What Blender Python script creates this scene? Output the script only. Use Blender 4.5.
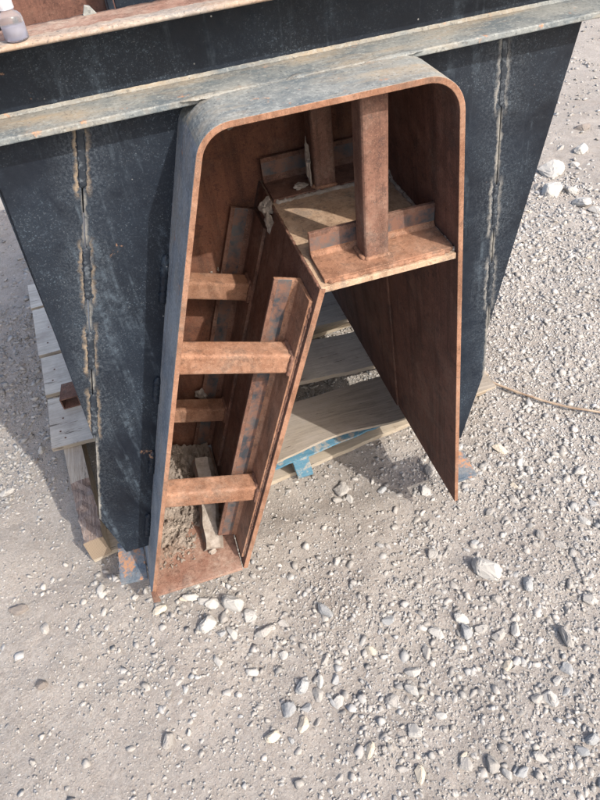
import bpy, bmesh, math, random
import numpy as np
from mathutils import Vector, Matrix, Euler

for o in list(bpy.data.objects):
    bpy.data.objects.remove(o, do_unlink=True)
scene = bpy.context.scene
COL = scene.collection
R = math.radians

# ------------------------------------------------------------------ camera
cam_d = bpy.data.cameras.new('camera')
cam = bpy.data.objects.new('camera', cam_d)
COL.objects.link(cam)
scene.camera = cam
F_PX = 642.93                       # focal length in pixels of an 800 px high picture
cam_d.sensor_fit = 'VERTICAL'
cam_d.sensor_height = 24.0
cam_d.lens = F_PX / 800 * 24.0
cam_d.clip_start = 0.02
cam_d.clip_end = 500
cr = Vector((0.9532, -0.28577, -0.0987)).normalized()
cw = Vector((0.13413, 0.69228, -0.70905)).normalized()
cu = cr.cross(cw).normalized()
CAM = Vector((0.2795, -0.9185, 1.6167))
cam.matrix_world = Matrix(((cr.x, cu.x, -cw.x, CAM.x), (cr.y, cu.y, -cw.y, CAM.y),
                           (cr.z, cu.z, -cw.z, CAM.z), (0, 0, 0, 1)))
scene.render.resolution_x = 768
scene.render.resolution_y = 1024

# ------------------------------------------------------------------ sky, sun, exposure
SUN = Vector((0.61, -1.0, 1.03)).normalized()      # towards the sun
world = bpy.data.worlds.new('World')
scene.world = world
world.use_nodes = True
wn = world.node_tree
sky = wn.nodes.new('ShaderNodeTexSky')
sky.sky_type = 'NISHITA'
sky.sun_disc = False
sky.sun_elevation = math.asin(SUN.z)
sky.sun_rotation = math.atan2(SUN.x, SUN.y)
bg = wn.nodes['Background']
bg.inputs['Strength'].default_value = 0.15
sky.air_density = 1.0
sky.dust_density = 4.0
sky.ozone_density = 0.6
wn.links.new(sky.outputs['Color'], bg.inputs['Color'])
sun_d = bpy.data.lights.new('sun', 'SUN')
sun_d.energy = 2.2
sun_d.angle = R(0.6)
sun_d.color = (1.0, 0.95, 0.88)
sun = bpy.data.objects.new('sun', sun_d)
COL.objects.link(sun)
sun.rotation_euler = (-SUN).to_track_quat('-Z', 'Y').to_euler()
sun.location = (3, -5, 6)
scene.view_settings.view_transform = 'Standard'
scene.view_settings.look = 'None'
scene.view_settings.gamma = 1.0
scene.view_settings.use_curve_mapping = False
scene.view_settings.exposure = 1.14

rnd = random.Random(11)
rng = np.random.default_rng(5)

# ------------------------------------------------------------------ materials
class Mat:
    def __init__(self, name, rough=0.8):
        self.m = bpy.data.materials.new(name)
        self.m.use_nodes = True
        self.t = self.m.node_tree
        self.b = self.t.nodes['Principled BSDF']
        self.b.inputs['Roughness'].default_value = rough
        self.b.inputs['Specular IOR Level'].default_value = 0.35
        self.tc = self.t.nodes.new('ShaderNodeTexCoord')
        self.co = self.tc.outputs['Object']
    def link(self, a, b):
        self.t.links.new(a, b)
    def put(self, sock, v):
        if isinstance(v, bpy.types.NodeSocket):
            self.link(v, sock)
        elif isinstance(v, (tuple, list)):
            sock.default_value = tuple(v) + (1.0,) * (len(sock.default_value) - len(v)) if len(sock.default_value) == 4 else tuple(v)
        else:
            sock.default_value = v
    def noise(self, scale, detail=4, rough=0.55, co=None, stretch=None, dist=0.0):
        n = self.t.nodes.new('ShaderNodeTexNoise')
        co = co or self.co
        if stretch:
            mp = self.t.nodes.new('ShaderNodeMapping')
            mp.inputs['Scale'].default_value = stretch
            self.link(co, mp.inputs['Vector'])
            co = mp.outputs['Vector']
        self.link(co, n.inputs['Vector'])
        n.inputs['Scale'].default_value = scale
        n.inputs['Detail'].default_value = detail
        n.inputs['Roughness'].default_value = rough
        n.inputs['Distortion'].default_value = dist
        return n.outputs['Fac']
    def vor(self, scale, feature='F1', out='Distance', co=None):
        n = self.t.nodes.new('ShaderNodeTexVoronoi')
        n.feature = feature
        self.link(co or self.co, n.inputs['Vector'])
        n.inputs['Scale'].default_value = scale
        return n.outputs[out]
    def ramp(self, fac, lo, hi, a=0.0, b=1.0):
        n = self.t.nodes.new('ShaderNodeMapRange')
        n.clamp = True
        self.link(fac, n.inputs['Value'])
        for k, v in (('From Min', lo), ('From Max', hi), ('To Min', a), ('To Max', b)):
            n.inputs[k].default_value = v
        return n.outputs['Result']
    def math(self, op, a, b=0.0, c=None):
        n = self.t.nodes.new('ShaderNodeMath')
        n.operation = op
        self.put(n.inputs[0], a)
        self.put(n.inputs[1], b)
        if c is not None:
            self.put(n.inputs[2], c)
        return n.outputs[0]
    def mix(self, fac, a, b):
        n = self.t.nodes.new('ShaderNodeMix')
        n.data_type = 'RGBA'
        self.put(n.inputs['Factor'], fac)
        self.put(n.inputs[6], a)
        self.put(n.inputs[7], b)
        return n.outputs[2]
    def xyz(self):
        n = self.t.nodes.new('ShaderNodeSeparateXYZ')
        self.link(self.co, n.inputs[0])
        return n.outputs
    def color(self, c):
        self.put(self.b.inputs['Base Color'], c)
    def rough(self, r):
        self.put(self.b.inputs['Roughness'], r)
    def bump(self, h, strength=0.5, dist=0.005, prev=None):
        n = self.t.nodes.new('ShaderNodeBump')
        n.inputs['Strength'].default_value = strength
        n.inputs['Distance'].default_value = dist
        self.link(h, n.inputs['Height'])
        if prev is not None:
            self.link(prev, n.inputs['Normal'])
        self.link(n.outputs['Normal'], self.b.inputs['Normal'])
        return n.outputs['Normal']

MATS = {}

def rust_material(name, dark, mid, light, grain=420.0, dust_amt=0.3, scale=0.0):
    M = Mat(name, 0.85)
    big = M.noise(6, 6, 0.62, dist=0.4)
    med = M.noise(28, 6, 0.7)
    fine = M.noise(grain, 3, 0.75)
    pit = M.noise(grain * 0.42, 3, 0.7)
    c = M.mix(M.ramp(big, 0.36, 0.64), dark, mid)
    c = M.mix(M.ramp(med, 0.46, 0.72, 0, 0.75), c, light)
    # runs of darker rust
    run = M.ramp(M.noise(30, 5, 0.7, stretch=(1, 1, 0.08)), 0.48, 0.66, 0, 0.7)
    c = M.mix(run, c, tuple(x * 0.5 for x in dark))
    # flaked patches showing darker scale
    fl = M.ramp(M.noise(17, 7, 0.75), 0.56, 0.6, 0, 0.65)
    c = M.mix(fl, c, (dark[0] * 0.62, dark[1] * 0.75, dark[2] * 0.9))
    c = M.mix(M.ramp(pit, 0.53, 0.7, 0, 0.6), c, tuple(x * 0.35 for x in dark))
    c = M.mix(M.ramp(fine, 0.54, 0.7, 0, 0.55), c, tuple(min(1, x * 1.25) for x in light))
    dust = M.math('MULTIPLY', M.ramp(M.noise(8, 6, 0.7), 0.46, 0.7, 0, 1), M.ramp(M.noise(110, 4, 0.75), 0.38, 0.62, 0.2, 1))
    c = M.mix(M.math('MULTIPLY', dust, dust_amt), c, (0.42, 0.34, 0.27))
    M.color(c)
    M.rough(M.ramp(med, 0.3, 0.7, 0.7, 0.95))
    n = M.bump(M.noise(17, 7, 0.75), 0.25, 0.004)
    n = M.bump(pit, 0.3, 0.0012, n)
    M.bump(fine, 0.35, 0.0006, n)
    return M.m

MATS['rust'] = rust_material('rusty_steel', (0.095, 0.045, 0.031), (0.16, 0.08, 0.055), (0.235, 0.127, 0.088))
MATS['rust_dark'] = rust_material('dark_rusty_plate', (0.08, 0.036, 0.026), (0.13, 0.061, 0.044), (0.19, 0.095, 0.068), 460, 0.15)
MATS['rust_wall'] = rust_material('brown_rusty_wall', (0.085, 0.033, 0.019), (0.135, 0.054, 0.031), (0.19, 0.085, 0.05), 460, 0.15)
MATS['rust_dusty'] = rust_material('dust_covered_rusty_steel', (0.33, 0.215, 0.14), (0.43, 0.3, 0.2), (0.5, 0.38, 0.27), 300, 0.6)
MATS['rust_bright'] = rust_material('orange_rusty_steel', (0.175, 0.082, 0.046), (0.265, 0.137, 0.084), (0.36, 0.205, 0.133), 420, 0.3)
MATS['rust_floor'] = rust_material('dirt_strewn_rusty_plate', (0.17, 0.085, 0.058), (0.26, 0.15, 0.11), (0.34, 0.22, 0.165), 380, 0.85)

def mill_scale():
    M = Mat('mill_scale_steel', 0.6)
    a = M.noise(14, 5, 0.6, stretch=(1, 1, 0.5))
    c = M.mix(M.ramp(a, 0.42, 0.56), (0.036, 0.042, 0.05), (0.085, 0.085, 0.085))
    c = M.mix(M.ramp(M.noise(38, 5, 0.7), 0.4, 0.6, 0, 0.85), c, (0.18, 0.09, 0.06))
    M.color(c)
    M.bump(M.noise(200, 3), 0.3, 0.001)
    return M.m
MATS['mill'] = mill_scale()

def black_paint(name, seams=True, base=((0.004, 0.006, 0.0105), (0.009, 0.014, 0.023))):
    M = Mat(name, 0.5)
    c = M.mix(M.ramp(M.noise(5, 5, 0.6), 0.35, 0.7), base[0], base[1])
    # pale chalky spatter in clouds
    cloud = M.ramp(M.noise(6, 5, 0.65, dist=0.6), 0.4, 0.64)
    spat = M.ramp(M.noise(260, 5, 0.78), 0.55, 0.7)
    M.b.inputs['Specular IOR Level'].default_value = 0.25
    spat2 = M.ramp(M.noise(420, 2, 0.6), 0.63, 0.72)
    c = M.mix(M.math('MULTIPLY', M.math('MULTIPLY', cloud, M.ramp(spat, 0, 1, 0.07, 1)), 0.75), c, (0.115, 0.155, 0.195))
    c = M.mix(M.math('MULTIPLY', M.ramp(cloud, 0, 1, 0.02, 0.6), M.math('MULTIPLY', spat2, 0.5)), c, (0.36, 0.4, 0.43))
    # runs down the plate
    run = M.ramp(M.noise(26, 4, 0.7, stretch=(1, 1, 0.07)), 0.56, 0.7)
    c = M.mix(M.math('MULTIPLY', run, M.ramp(M.noise(60, 4, 0.7), 0.4, 0.65, 0, 0.45)), c, (0.12, 0.155, 0.19))
    # thin scratches
    scr = M.ramp(M.noise(55, 2, 0.5, stretch=(1.0, 1.0, 0.03), dist=0.6), 0.735, 0.745, 0, 0.4)
    c = M.mix(scr, c, (0.3, 0.31, 0.33))
    spots = M.ramp(M.vor(24), 0.02, 0.04, 0.7, 0.0)
    c = M.mix(M.math('MULTIPLY', spots, M.ramp(M.noise(30, 2), 0.5, 0.6)), c, (0.5, 0.5, 0.48))
    if seams:
        X, Y, Z = M.xyz()
        SEAMS = ((0.121, -0.291, (0.3, 0.23, 0.155), ((1.118, 1.015), (0.912, 0.812), (0.744, 0.658), (0.598, 0.489))),
                 (-0.9722, 0.0323, (0.27, 0.26, 0.24), ((1.118, 0.99), (0.84, 0.74), (0.66, 0.55))))
        for off, sl, col, wins in SEAMS:
            us = M.math('ADD', M.math('MULTIPLY_ADD', Z, sl, off), X)
            u = M.math('ABSOLUTE', us)
            u = M.math('ADD', u, M.math('MULTIPLY', M.ramp(M.noise(60, 4, 0.65), 0.3, 0.7, -1, 1), 0.004))
            win = 0.0
            for hi, lo in wins:
                w_ = M.math('MULTIPLY', M.ramp(Z, lo - 0.02, lo, 0, 1), M.ramp(Z, hi, hi + 0.02, 1, 0))
                win = M.math('MAXIMUM', win, w_)
            haze = M.math('MULTIPLY', M.ramp(u, 0.0, 0.06, 1, 0), M.ramp(M.noise(230, 5, 0.78), 0.46, 0.68, 0, 0.42))
            c = M.mix(M.math('MULTIPLY', haze, M.ramp(win, 0, 1, 0.55, 1)), c, (0.17, 0.2, 0.23))
            halo = M.math('MULTIPLY', M.ramp(u, 0.0065, 0.0085, 0, 1), M.ramp(u, 0.0095, 0.0155, 1, 0))
            halo = M.math('MULTIPLY', M.math('MULTIPLY', halo, win), M.ramp(us, -0.015, 0.015, 0.75, 0.35))
            c = M.mix(M.math('MULTIPLY', halo, M.ramp(M.noise(38, 6, 0.75), 0.36, 0.56, 0.1, 1)), c, col)
            thin = M.math('MULTIPLY', M.ramp(u, 0.002, 0.007, 1, 0), M.ramp(win, 0, 1, 0.7, 0))
            c = M.mix(M.math('MULTIPLY', thin, M.ramp(M.noise(30, 5, 0.7), 0.35, 0.6, 0.1, 1)), c, (0.36, 0.34, 0.3))
    rustp = M.ramp(M.noise(16, 5, 0.7), 0.68, 0.74, 0, 0.8)
    c = M.mix(rustp, c, (0.3, 0.17, 0.1))
    M.color(c)
    M.rough(M.ramp(M.noise(80, 4), 0.3, 0.7, 0.42, 0.68))
    n = M.bump(M.noise(12, 3), 0.12, 0.01)
    M.bump(M.noise(260, 3), 0.18, 0.0012, n)
    return M.m
def weld_mat():
    M = Mat('dark_weld_bead', 0.55)
    M.color(M.mix(M.ramp(M.noise(90, 4, 0.7), 0.5, 0.68), (0.014, 0.019, 0.027), (0.1, 0.115, 0.13)))
    M.bump(M.noise(200, 3), 0.4, 0.001)
    return M.m
MATS['weld'] = weld_mat()
MATS['black'] = black_paint('weathered_black_paint')
MATS['black2'] = black_paint('weathered_black_paint_rim', False)

def dusty(name, grey, blue, tan, tan_amt=0.55, rust_amt=0.8):
    M = Mat(name, 0.75)
    c = M.mix(M.ramp(M.noise(11, 5, 0.65), 0.38, 0.62), blue, grey)
    c = M.mix(M.ramp(M.noise(8, 5, 0.7, stretch=(0.4, 1.4, 1)), 0.46, 0.66, 0, tan_amt), c, tan)
    c = M.mix(M.ramp(M.noise(140, 4, 0.75), 0.5, 0.66, 0, 0.6), c, tuple(x * 1.5 for x in grey))
    c = M.mix(M.ramp(M.noise(190, 3, 0.7), 0.56, 0.66, 0, 0.55), c, tuple(x * 0.35 for x in blue))
    c = M.mix(M.ramp(M.noise(24, 6, 0.75), 0.62 - 0.1 * (rust_amt > 0.9), 0.7 - 0.1 * (rust_amt > 0.9), 0, rust_amt), c, (0.4, 0.2, 0.1))
    M.color(c)
    n = M.bump(M.noise(60, 5), 0.3, 0.003)
    M.bump(M.noise(300, 3), 0.35, 0.001, n)
    return M.m
MATS['flange'] = dusty('dusty_grey_flange', (0.225, 0.232, 0.218), (0.11, 0.13, 0.14), (0.32, 0.255, 0.175), 0.85, 0.9)
MATS['lip'] = dusty('dust_caked_lip', (0.29, 0.25, 0.21), (0.18, 0.17, 0.16), (0.31, 0.2, 0.125), 0.8)
MATS['hood'] = dusty('dusty_blue_grey_hood', (0.235, 0.25, 0.265), (0.125, 0.145, 0.17), (0.28, 0.235, 0.185), 0.55, 0.75)
MATS['foot'] = dusty('rust_patched_blue_foot', (0.13, 0.15, 0.17), (0.06, 0.085, 0.115), (0.3, 0.27, 0.23), 0.6, 0.95)

def concrete():
    M = Mat('dried_concrete', 0.95)
    c = M.mix(M.ramp(M.noise(50, 5), 0.35, 0.65), (0.2, 0.165, 0.135), (0.34, 0.3, 0.26))
    M.color(c)
    M.bump(M.noise(150, 5), 0.8, 0.004)
    return M.m
MATS['concrete'] = concrete()

def wood(name, a, b, grain_axis='x', knots=True):
    M = Mat(name, 0.85)
    st = (1.2, 26, 26) if grain_axis == 'x' else (26, 1.2, 26)
    g = M.noise(4, 6, 0.65, stretch=st, dist=0.5)
    c = M.mix(M.ramp(g, 0.35, 0.68), a, b)
    c = M.mix(M.ramp(M.noise(14, 4, 0.7, stretch=st), 0.58, 0.7, 0, 0.7), c, tuple(x * 0.4 for x in a))
    c = M.mix(M.ramp(M.noise(6, 5, 0.7), 0.46, 0.66, 0, 0.7), c, (0.31, 0.275, 0.24))
    c = M.mix(M.ramp(M.noise(9, 6, 0.75, stretch=(0.6, 6, 6) if grain_axis == 'x' else (6, 0.6, 6)), 0.62, 0.645, 0, 0.8), c, (0.07, 0.055, 0.045))
    c = M.mix(M.ramp(M.noise(20, 5, 0.75), 0.62, 0.7, 0, 0.5), c, (0.15, 0.11, 0.085))
    M.color(c)
    n = M.bump(g, 0.5, 0.003)
    M.bump(M.noise(220, 3), 0.25, 0.001, n)
    return M.m
MATS['wood_pale'] = wood('pale_weathered_plywood', (0.42, 0.385, 0.33), (0.58, 0.54, 0.475))
MATS['wood_tan'] = wood('tan_dusty_plywood', (0.27, 0.225, 0.17), (0.4, 0.345, 0.27))
MATS['wood_grey'] = wood('grey_brown_dirty_plywood', (0.2, 0.17, 0.135), (0.33, 0.285, 0.23))
MATS['wood_stringer'] = wood('grey_brown_stringer_wood', (0.32, 0.26, 0.2), (0.5, 0.44, 0.36), 'y')

def split_wood():
    M = Mat('split_reddish_wood', 0.9)
    g = M.noise(5, 6, 0.7, stretch=(30, 2, 30), dist=1.2)
    c = M.mix(M.ramp(g, 0.38, 0.66), (0.19, 0.13, 0.105), (0.42, 0.34, 0.29))
    M.color(c)
    M.bump(g, 1.0, 0.008)
    return M.m
MATS['wood_split'] = split_wood()

def endgrain():
    M = Mat('end_grain_wood', 0.9)
    mp = M.t.nodes.new('ShaderNodeTexWave')
    mp.wave_type = 'RINGS'
    mp.rings_direction = 'Y'
    mp.inputs['Scale'].default_value = 85
    mp.inputs['Distortion'].default_value = 2.5
    mp.inputs['Detail'].default_value = 3
    ad = M.t.nodes.new('ShaderNodeMapping')
    ad.inputs['Location'].default_value = (0.13, 0, -0.03)
    M.link(M.co, ad.inputs['Vector'])
    M.link(ad.outputs[0], mp.inputs['Vector'])
    c = M.mix(mp.outputs['Fac'], (0.19, 0.145, 0.105), (0.26, 0.205, 0.15))
    M.color(c)
    M.bump(M.noise(150, 4), 0.5, 0.002)
    return M.m
MATS['endgrain'] = endgrain()

def blue_wood():
    M = Mat('blue_painted_wood', 0.7)
    g = M.noise(5, 6, 0.65, stretch=(2, 20, 20))
    c = M.mix(M.ramp(g, 0.35, 0.7), (0.06, 0.155, 0.225), (0.095, 0.21, 0.285))
    c = M.mix(M.ramp(M.noise(30, 5, 0.75), 0.5, 0.62, 0, 0.9), c, (0.34, 0.3, 0.25))
    M.color(c)
    M.bump(g, 0.4, 0.002)
    return M.m
MATS['blue'] = blue_wood()

# ---- earth and stones
def ground_mat():
    M = Mat('dirt_and_fine_gravel', 0.97)
    X, Y, Z = M.xyz()
    big = M.noise(1.1, 5, 0.6)
    med = M.noise(7, 6, 0.65)
    fine = M.noise(90, 5, 0.75)
    c = M.mix(M.ramp(big, 0.35, 0.65), (0.245, 0.224, 0.2), (0.3, 0.277, 0.25))
    c = M.mix(M.ramp(med, 0.4, 0.68, 0, 0.75), c, (0.365, 0.338, 0.308))
    c = M.mix(M.ramp(M.noise(3.2, 5, 0.7), 0.56, 0.7, 0, 0.6), c, (0.225, 0.19, 0.163))
    c = M.mix(M.ramp(fine, 0.42, 0.62, 0, 0.55), c, (0.2, 0.165, 0.14))
    c = M.mix(M.ramp(M.noise(260, 4, 0.8), 0.5, 0.68, 0, 0.6), c, (0.5, 0.455, 0.41))
    c = M.mix(M.ramp(M.noise(0.9, 4, 0.7, co=None, stretch=(1, 0.6, 1)), 0.5, 0.68, 0, 0.35), c, (0.24, 0.215, 0.195))
    c = M.mix(M.ramp(M.noise(16, 6, 0.78), 0.53, 0.64, 0, 0.45), c, (0.2, 0.172, 0.148))
    c = M.mix(M.ramp(M.noise(5, 6, 0.75), 0.55, 0.66, 0, 0.4), c, (0.4, 0.362, 0.32))
    M.color(c)
    v = M.vor(130)
    n = M.bump(M.noise(22, 6, 0.75), 0.2, 0.006)
    n = M.bump(M.ramp(v, 0.0, 0.6, 1, 0), 0.2, 0.004, n)
    n = M.bump(fine, 0.85, 0.004, n)
    M.bump(M.noise(420, 4, 0.8), 0.9, 0.002, n)
    return M.m
MATS['ground'] = ground_mat()

def heap_mat():
    M = Mat('crumbly_brown_dirt', 0.97)
    c = M.mix(M.ramp(M.noise(40, 6, 0.75), 0.35, 0.65), (0.25, 0.205, 0.17), (0.37, 0.315, 0.265))
    c = M.mix(M.ramp(M.noise(11, 5, 0.7), 0.52, 0.66, 0, 0.6), c, (0.2, 0.115, 0.075))
    M.color(c)
    n = M.bump(M.noise(60, 6, 0.75), 0.9, 0.012)
    M.bump(M.noise(260, 4, 0.8), 0.7, 0.003, n)
    return M.m
MATS['heap'] = heap_mat()

def gravel_mat():
    M = Mat('gravel_stones', 0.92)
    at = M.t.nodes.new('ShaderNodeAttribute')
    at.attribute_name = 'tint'
    c = M.mix(M.ramp(M.noise(140, 4, 0.7), 0.42, 0.68, 0, 0.65), at.outputs['Color'], (0.365, 0.338, 0.308))
    M.color(c)
    M.bump(M.noise(260, 4, 0.7), 0.5, 0.002)
    return M.m
MATS['gravel'] = gravel_mat()

def stone_mat(name, a, b, dust=(0.4, 0.365, 0.325)):
    M = Mat(name, 0.9)
    inf = M.t.nodes.new('ShaderNodeObjectInfo')
    add = M.t.nodes.new('ShaderNodeVectorMath')
    add.operation = 'ADD'
    M.link(M.co, add.inputs[0])
    M.link(inf.outputs['Location'], add.inputs[1])
    co = add.outputs[0]
    c = M.mix(inf.outputs['Random'], a, b)
    c = M.mix(M.ramp(M.noise(45, 5, 0.7, co=co), 0.42, 0.68, 0, 0.7), c, dust)
    c = M.mix(M.ramp(M.noise(200, 4, 0.75, co=co), 0.52, 0.68, 0, 0.5), c, tuple(x * 0.45 for x in a))
    M.color(c)
    n = M.bump(M.noise(70, 5, 0.65, co=co), 0.45, 0.004)
    M.bump(M.noise(300, 3, 0.7, co=co), 0.4, 0.001, n)
    return M.m
MATS['s_pale'] = stone_mat('pale_grey_stone', (0.37, 0.36, 0.342), (0.46, 0.448, 0.42))
MATS['s_grey'] = stone_mat('dull_grey_stone', (0.265, 0.253, 0.238), (0.355, 0.34, 0.32))
MATS['s_blue'] = stone_mat('blue_grey_stone', (0.25, 0.265, 0.278), (0.33, 0.342, 0.35))
MATS['s_cream'] = stone_mat('cream_stone', (0.5, 0.43, 0.335), (0.56, 0.5, 0.4))
MATS['s_dark'] = stone_mat('dark_brown_grey_stone', (0.15, 0.13, 0.115), (0.21, 0.185, 0.165), (0.3, 0.26, 0.23))

# ------------------------------------------------------------------ mesh helpers
def mesh_obj(name, verts, faces, mats, parent=None, fmats=None, smooth=False):
    me = bpy.data.meshes.new(name)
    me.from_pydata([tuple(v) for v in verts], [], faces)
    for m in (mats if isinstance(mats, (list, tuple)) else [mats]):
        me.materials.append(MATS[m])
    if fmats:
        me.polygons.foreach_set('material_index', fmats)
    bm = bmesh.new()
    bm.from_mesh(me)
    bmesh.ops.recalc_face_normals(bm, faces=bm.faces)
    bm.to_mesh(me)
    bm.free()
    if smooth:
        me.polygons.foreach_set('use_smooth', [True] * len(me.polygons))
    me.update()
    o = bpy.data.objects.new(name, me)
    COL.objects.link(o)
    if parent is not None:
        o.parent = parent
    return o

def bevel(o, w=0.002, seg=2):
    m = o.modifiers.new('edge_round', 'BEVEL')
    m.width = w
    m.segments = seg
    m.limit_method = 'ANGLE'
    m.angle_limit = R(35)
    return o

def extrude(name, prof, f, c0, c1, mats, parent=None, emats=None, cap=0, bev=0.0, smooth=False, cuts=1):
    """closed profile (a,b) swept from c0 to c1; f maps (a,b,c) to a point; emats = material slot of each side"""
    n = len(prof)
    V, Fc, fm = [], [], []
    for k in range(cuts + 1):
        c = c0 + (c1 - c0) * k / cuts
        V += [f(a, b, c) for a, b in prof]
    for k in range(cuts):
        for i in range(n):
            j = (i + 1) % n
            Fc.append((k * n + i, k * n + j, (k + 1) * n + j, (k + 1) * n + i))
            fm.append(emats[i] if emats else 0)
    Fc.append(tuple(range(n)))
    fm.append(cap)
    Fc.append(tuple(cuts * n + i for i in range(n)))
    fm.append(cap)
    o = mesh_obj(name, V, Fc, mats, parent, fm, smooth)
    if bev:
        bevel(o, bev)
    return o

def xz(a, b, c): return (a, c, b)          # profile in x,z swept along y
def box(name, x0, x1, y0, y1, z0, z1, mat, parent=None, bev=0.0015):
    return extrude(name, [(x0, z0), (x1, z0), (x1, z1), (x0, z1)], xz, y0, y1, mat, parent, bev=bev)

def rsq(cx, cy, w, h, r, seg=3):
    pts = []
    for qx, qy, a0 in ((1, 1, 0), (-1, 1, 90), (-1, -1, 180), (1, -1, 270)):
        for k in range(seg + 1):
            a = R(a0 + 90 * k / seg)
            pts.append((cx + qx * (w / 2 - r) + r * math.cos(a), cy + qy * (h / 2 - r) + r * math.sin(a)))
    return pts

def empty(name, loc, label, cat, group=None, rz=0.0):
    o = bpy.data.objects.new(name, None)
    o.empty_display_size = 0.1
    COL.objects.link(o)
    o.location = loc
    o.rotation_euler = (0, 0, rz)
    tag(o, label, cat, group)
    return o

def tag(o, label, cat, group=None):
    o['label'] = label
    o['category'] = cat
    if group:
        o['group'] = group
    return o

# value noise for shapes
TBL = np.random.default_rng(77).random((256, 256))
def vnoise(x, y):
    xi = np.floor(x).astype(int); yi = np.floor(y).astype(int)
    fx = x - xi; fy = y - yi
    fx = fx * fx * (3 - 2 * fx); fy = fy * fy * (3 - 2 * fy)
    a = TBL[xi & 255, yi & 255]; b = TBL[(xi + 1) & 255, yi & 255]
    c = TBL[xi & 255, (yi + 1) & 255]; d = TBL[(xi + 1) & 255, (yi + 1) & 255]
    return (a * (1 - fx) + b * fx) * (1 - fy) + (c * (1 - fx) + d * fx) * fy - 0.5
def fbm(x, y, s, o=4, g=0.55):
    t = 0; a = 1.0
    for k in range(o):
        t = t + a * vnoise(x / s + 17.3 * k, y / s + 9.1 * k)
        s *= 0.5; a *= g
    return t
def sstep(v, a, b):
    t = np.clip((v - a) / (b - a), 0, 1)
    return t * t * (3 - 2 * t)

# ------------------------------------------------------------------ ground
def ground_h(x, y):
    h = 0.022 * fbm(x, y, 0.7, 3) + 0.009 * fbm(x + 5, y, 0.16, 3) + 0.0026 * fbm(x, y + 3, 0.03, 2, 0.6)
    # beaten flat where the pallet and the steel stand
    m = sstep(x, -0.42, -0.3) * (1 - sstep(x, 1.25, 1.4)) * sstep(y, 0.14, 0.24) * (1 - sstep(y, 1.8, 2.0))
    h = h * (1 - 0.75 * m) - 0.006 * m
    far = sstep(np.hypot(x - 0.4, y - 0.5), 3.0, 9.0)
    return h * (1 + 2 * far)

def axis_coords(lo, hi, step, ext):
    core = np.arange(lo, hi + 1e-9, step)
    out = []
    d = step; v = hi
    while v < ext:
        d *= 1.22; v += d; out.append(v)
    neg = []
    d = step; v = lo
    while v > -ext:
        d *= 1.22; v -= d; neg.append(v)
    return np.concatenate([np.array(neg[::-1]), core, np.array(out)])

def build_ground():
    gx = axis_coords(-1.0, 2.4, 0.0085, 120)
    gy = axis_coords(-1.0, 2.4, 0.0085, 120)
    X, Y = np.meshgrid(gx, gy, indexing='ij')
    Z = ground_h(X, Y)
    Z *= 1 - 0.9 * sstep(np.hypot(X, Y), 15, 60)
    nx, ny = X.shape
    me = bpy.data.meshes.new('ground')
    co = np.stack([X, Y, Z], -1).reshape(-1, 3).astype(np.float32)
    idx = np.arange(nx * ny).reshape(nx, ny)
    q = np.stack([idx[:-1, :-1], idx[1:, :-1], idx[1:, 1:], idx[:-1, 1:]], -1).reshape(-1, 4)
    fast_mesh(me, co, q)
    me.materials.append(MATS['ground'])
    me.polygons.foreach_set('use_smooth', np.ones(len(q), bool))
    o = bpy.data.objects.new('ground', me)
    COL.objects.link(o)
    o['kind'] = 'structure'
    o['label'] = 'pale dirt yard mixed with fine gravel'

def fast_mesh(me, co, faces):
    k = faces.shape[1]
    me.vertices.add(len(co))
    me.vertices.foreach_set('co', co.ravel())
    me.loops.add(faces.size)
    me.loops.foreach_set('vertex_index', faces.ravel().astype(np.int32))
    me.polygons.add(len(faces))
    me.polygons.foreach_set('loop_start', (np.arange(len(faces)) * k).astype(np.int32))
    me.update(calc_edges=True)

build_ground()

# ------------------------------------------------------------------ stones
def ico(sub):
    bm = bmesh.new()
    bmesh.ops.create_icosphere(bm, subdivisions=sub, radius=1.0)
    v = np.array([p.co[:] for p in bm.verts])
    f = np.array([[q.index for q in p.verts] for p in bm.faces])
    bm.free()
    return v, f
ICO = {1: ico(1), 2: ico(2), 3: ico(3)}

def rock_shape(sub, seed, planes=9, flat=0.62):
    g = np.random.default_rng(seed)
    v, f = ICO[sub]
    v = v.copy()
    v += (0.06 if sub < 3 else 0.02) * g.normal(size=v.shape)
    for k in range(planes):
        n = g.normal(size=3); n /= np.linalg.norm(n)
        d = g.uniform(0.36, 0.74)
        s = v @ n - d
        v -= np.where(s > 0, s, 0)[:, None] * n
    v *= np.array([1.0, g.uniform(0.62, 0.95), g.uniform(flat * 0.7, flat * 1.2)])
    v += {1: 0.05, 2: 0.02, 3: 0.009}[sub] * g.normal(size=v.shape)
    ext = np.abs(v[:, :2]).max()
    v /= ext
    return v, f

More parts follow.
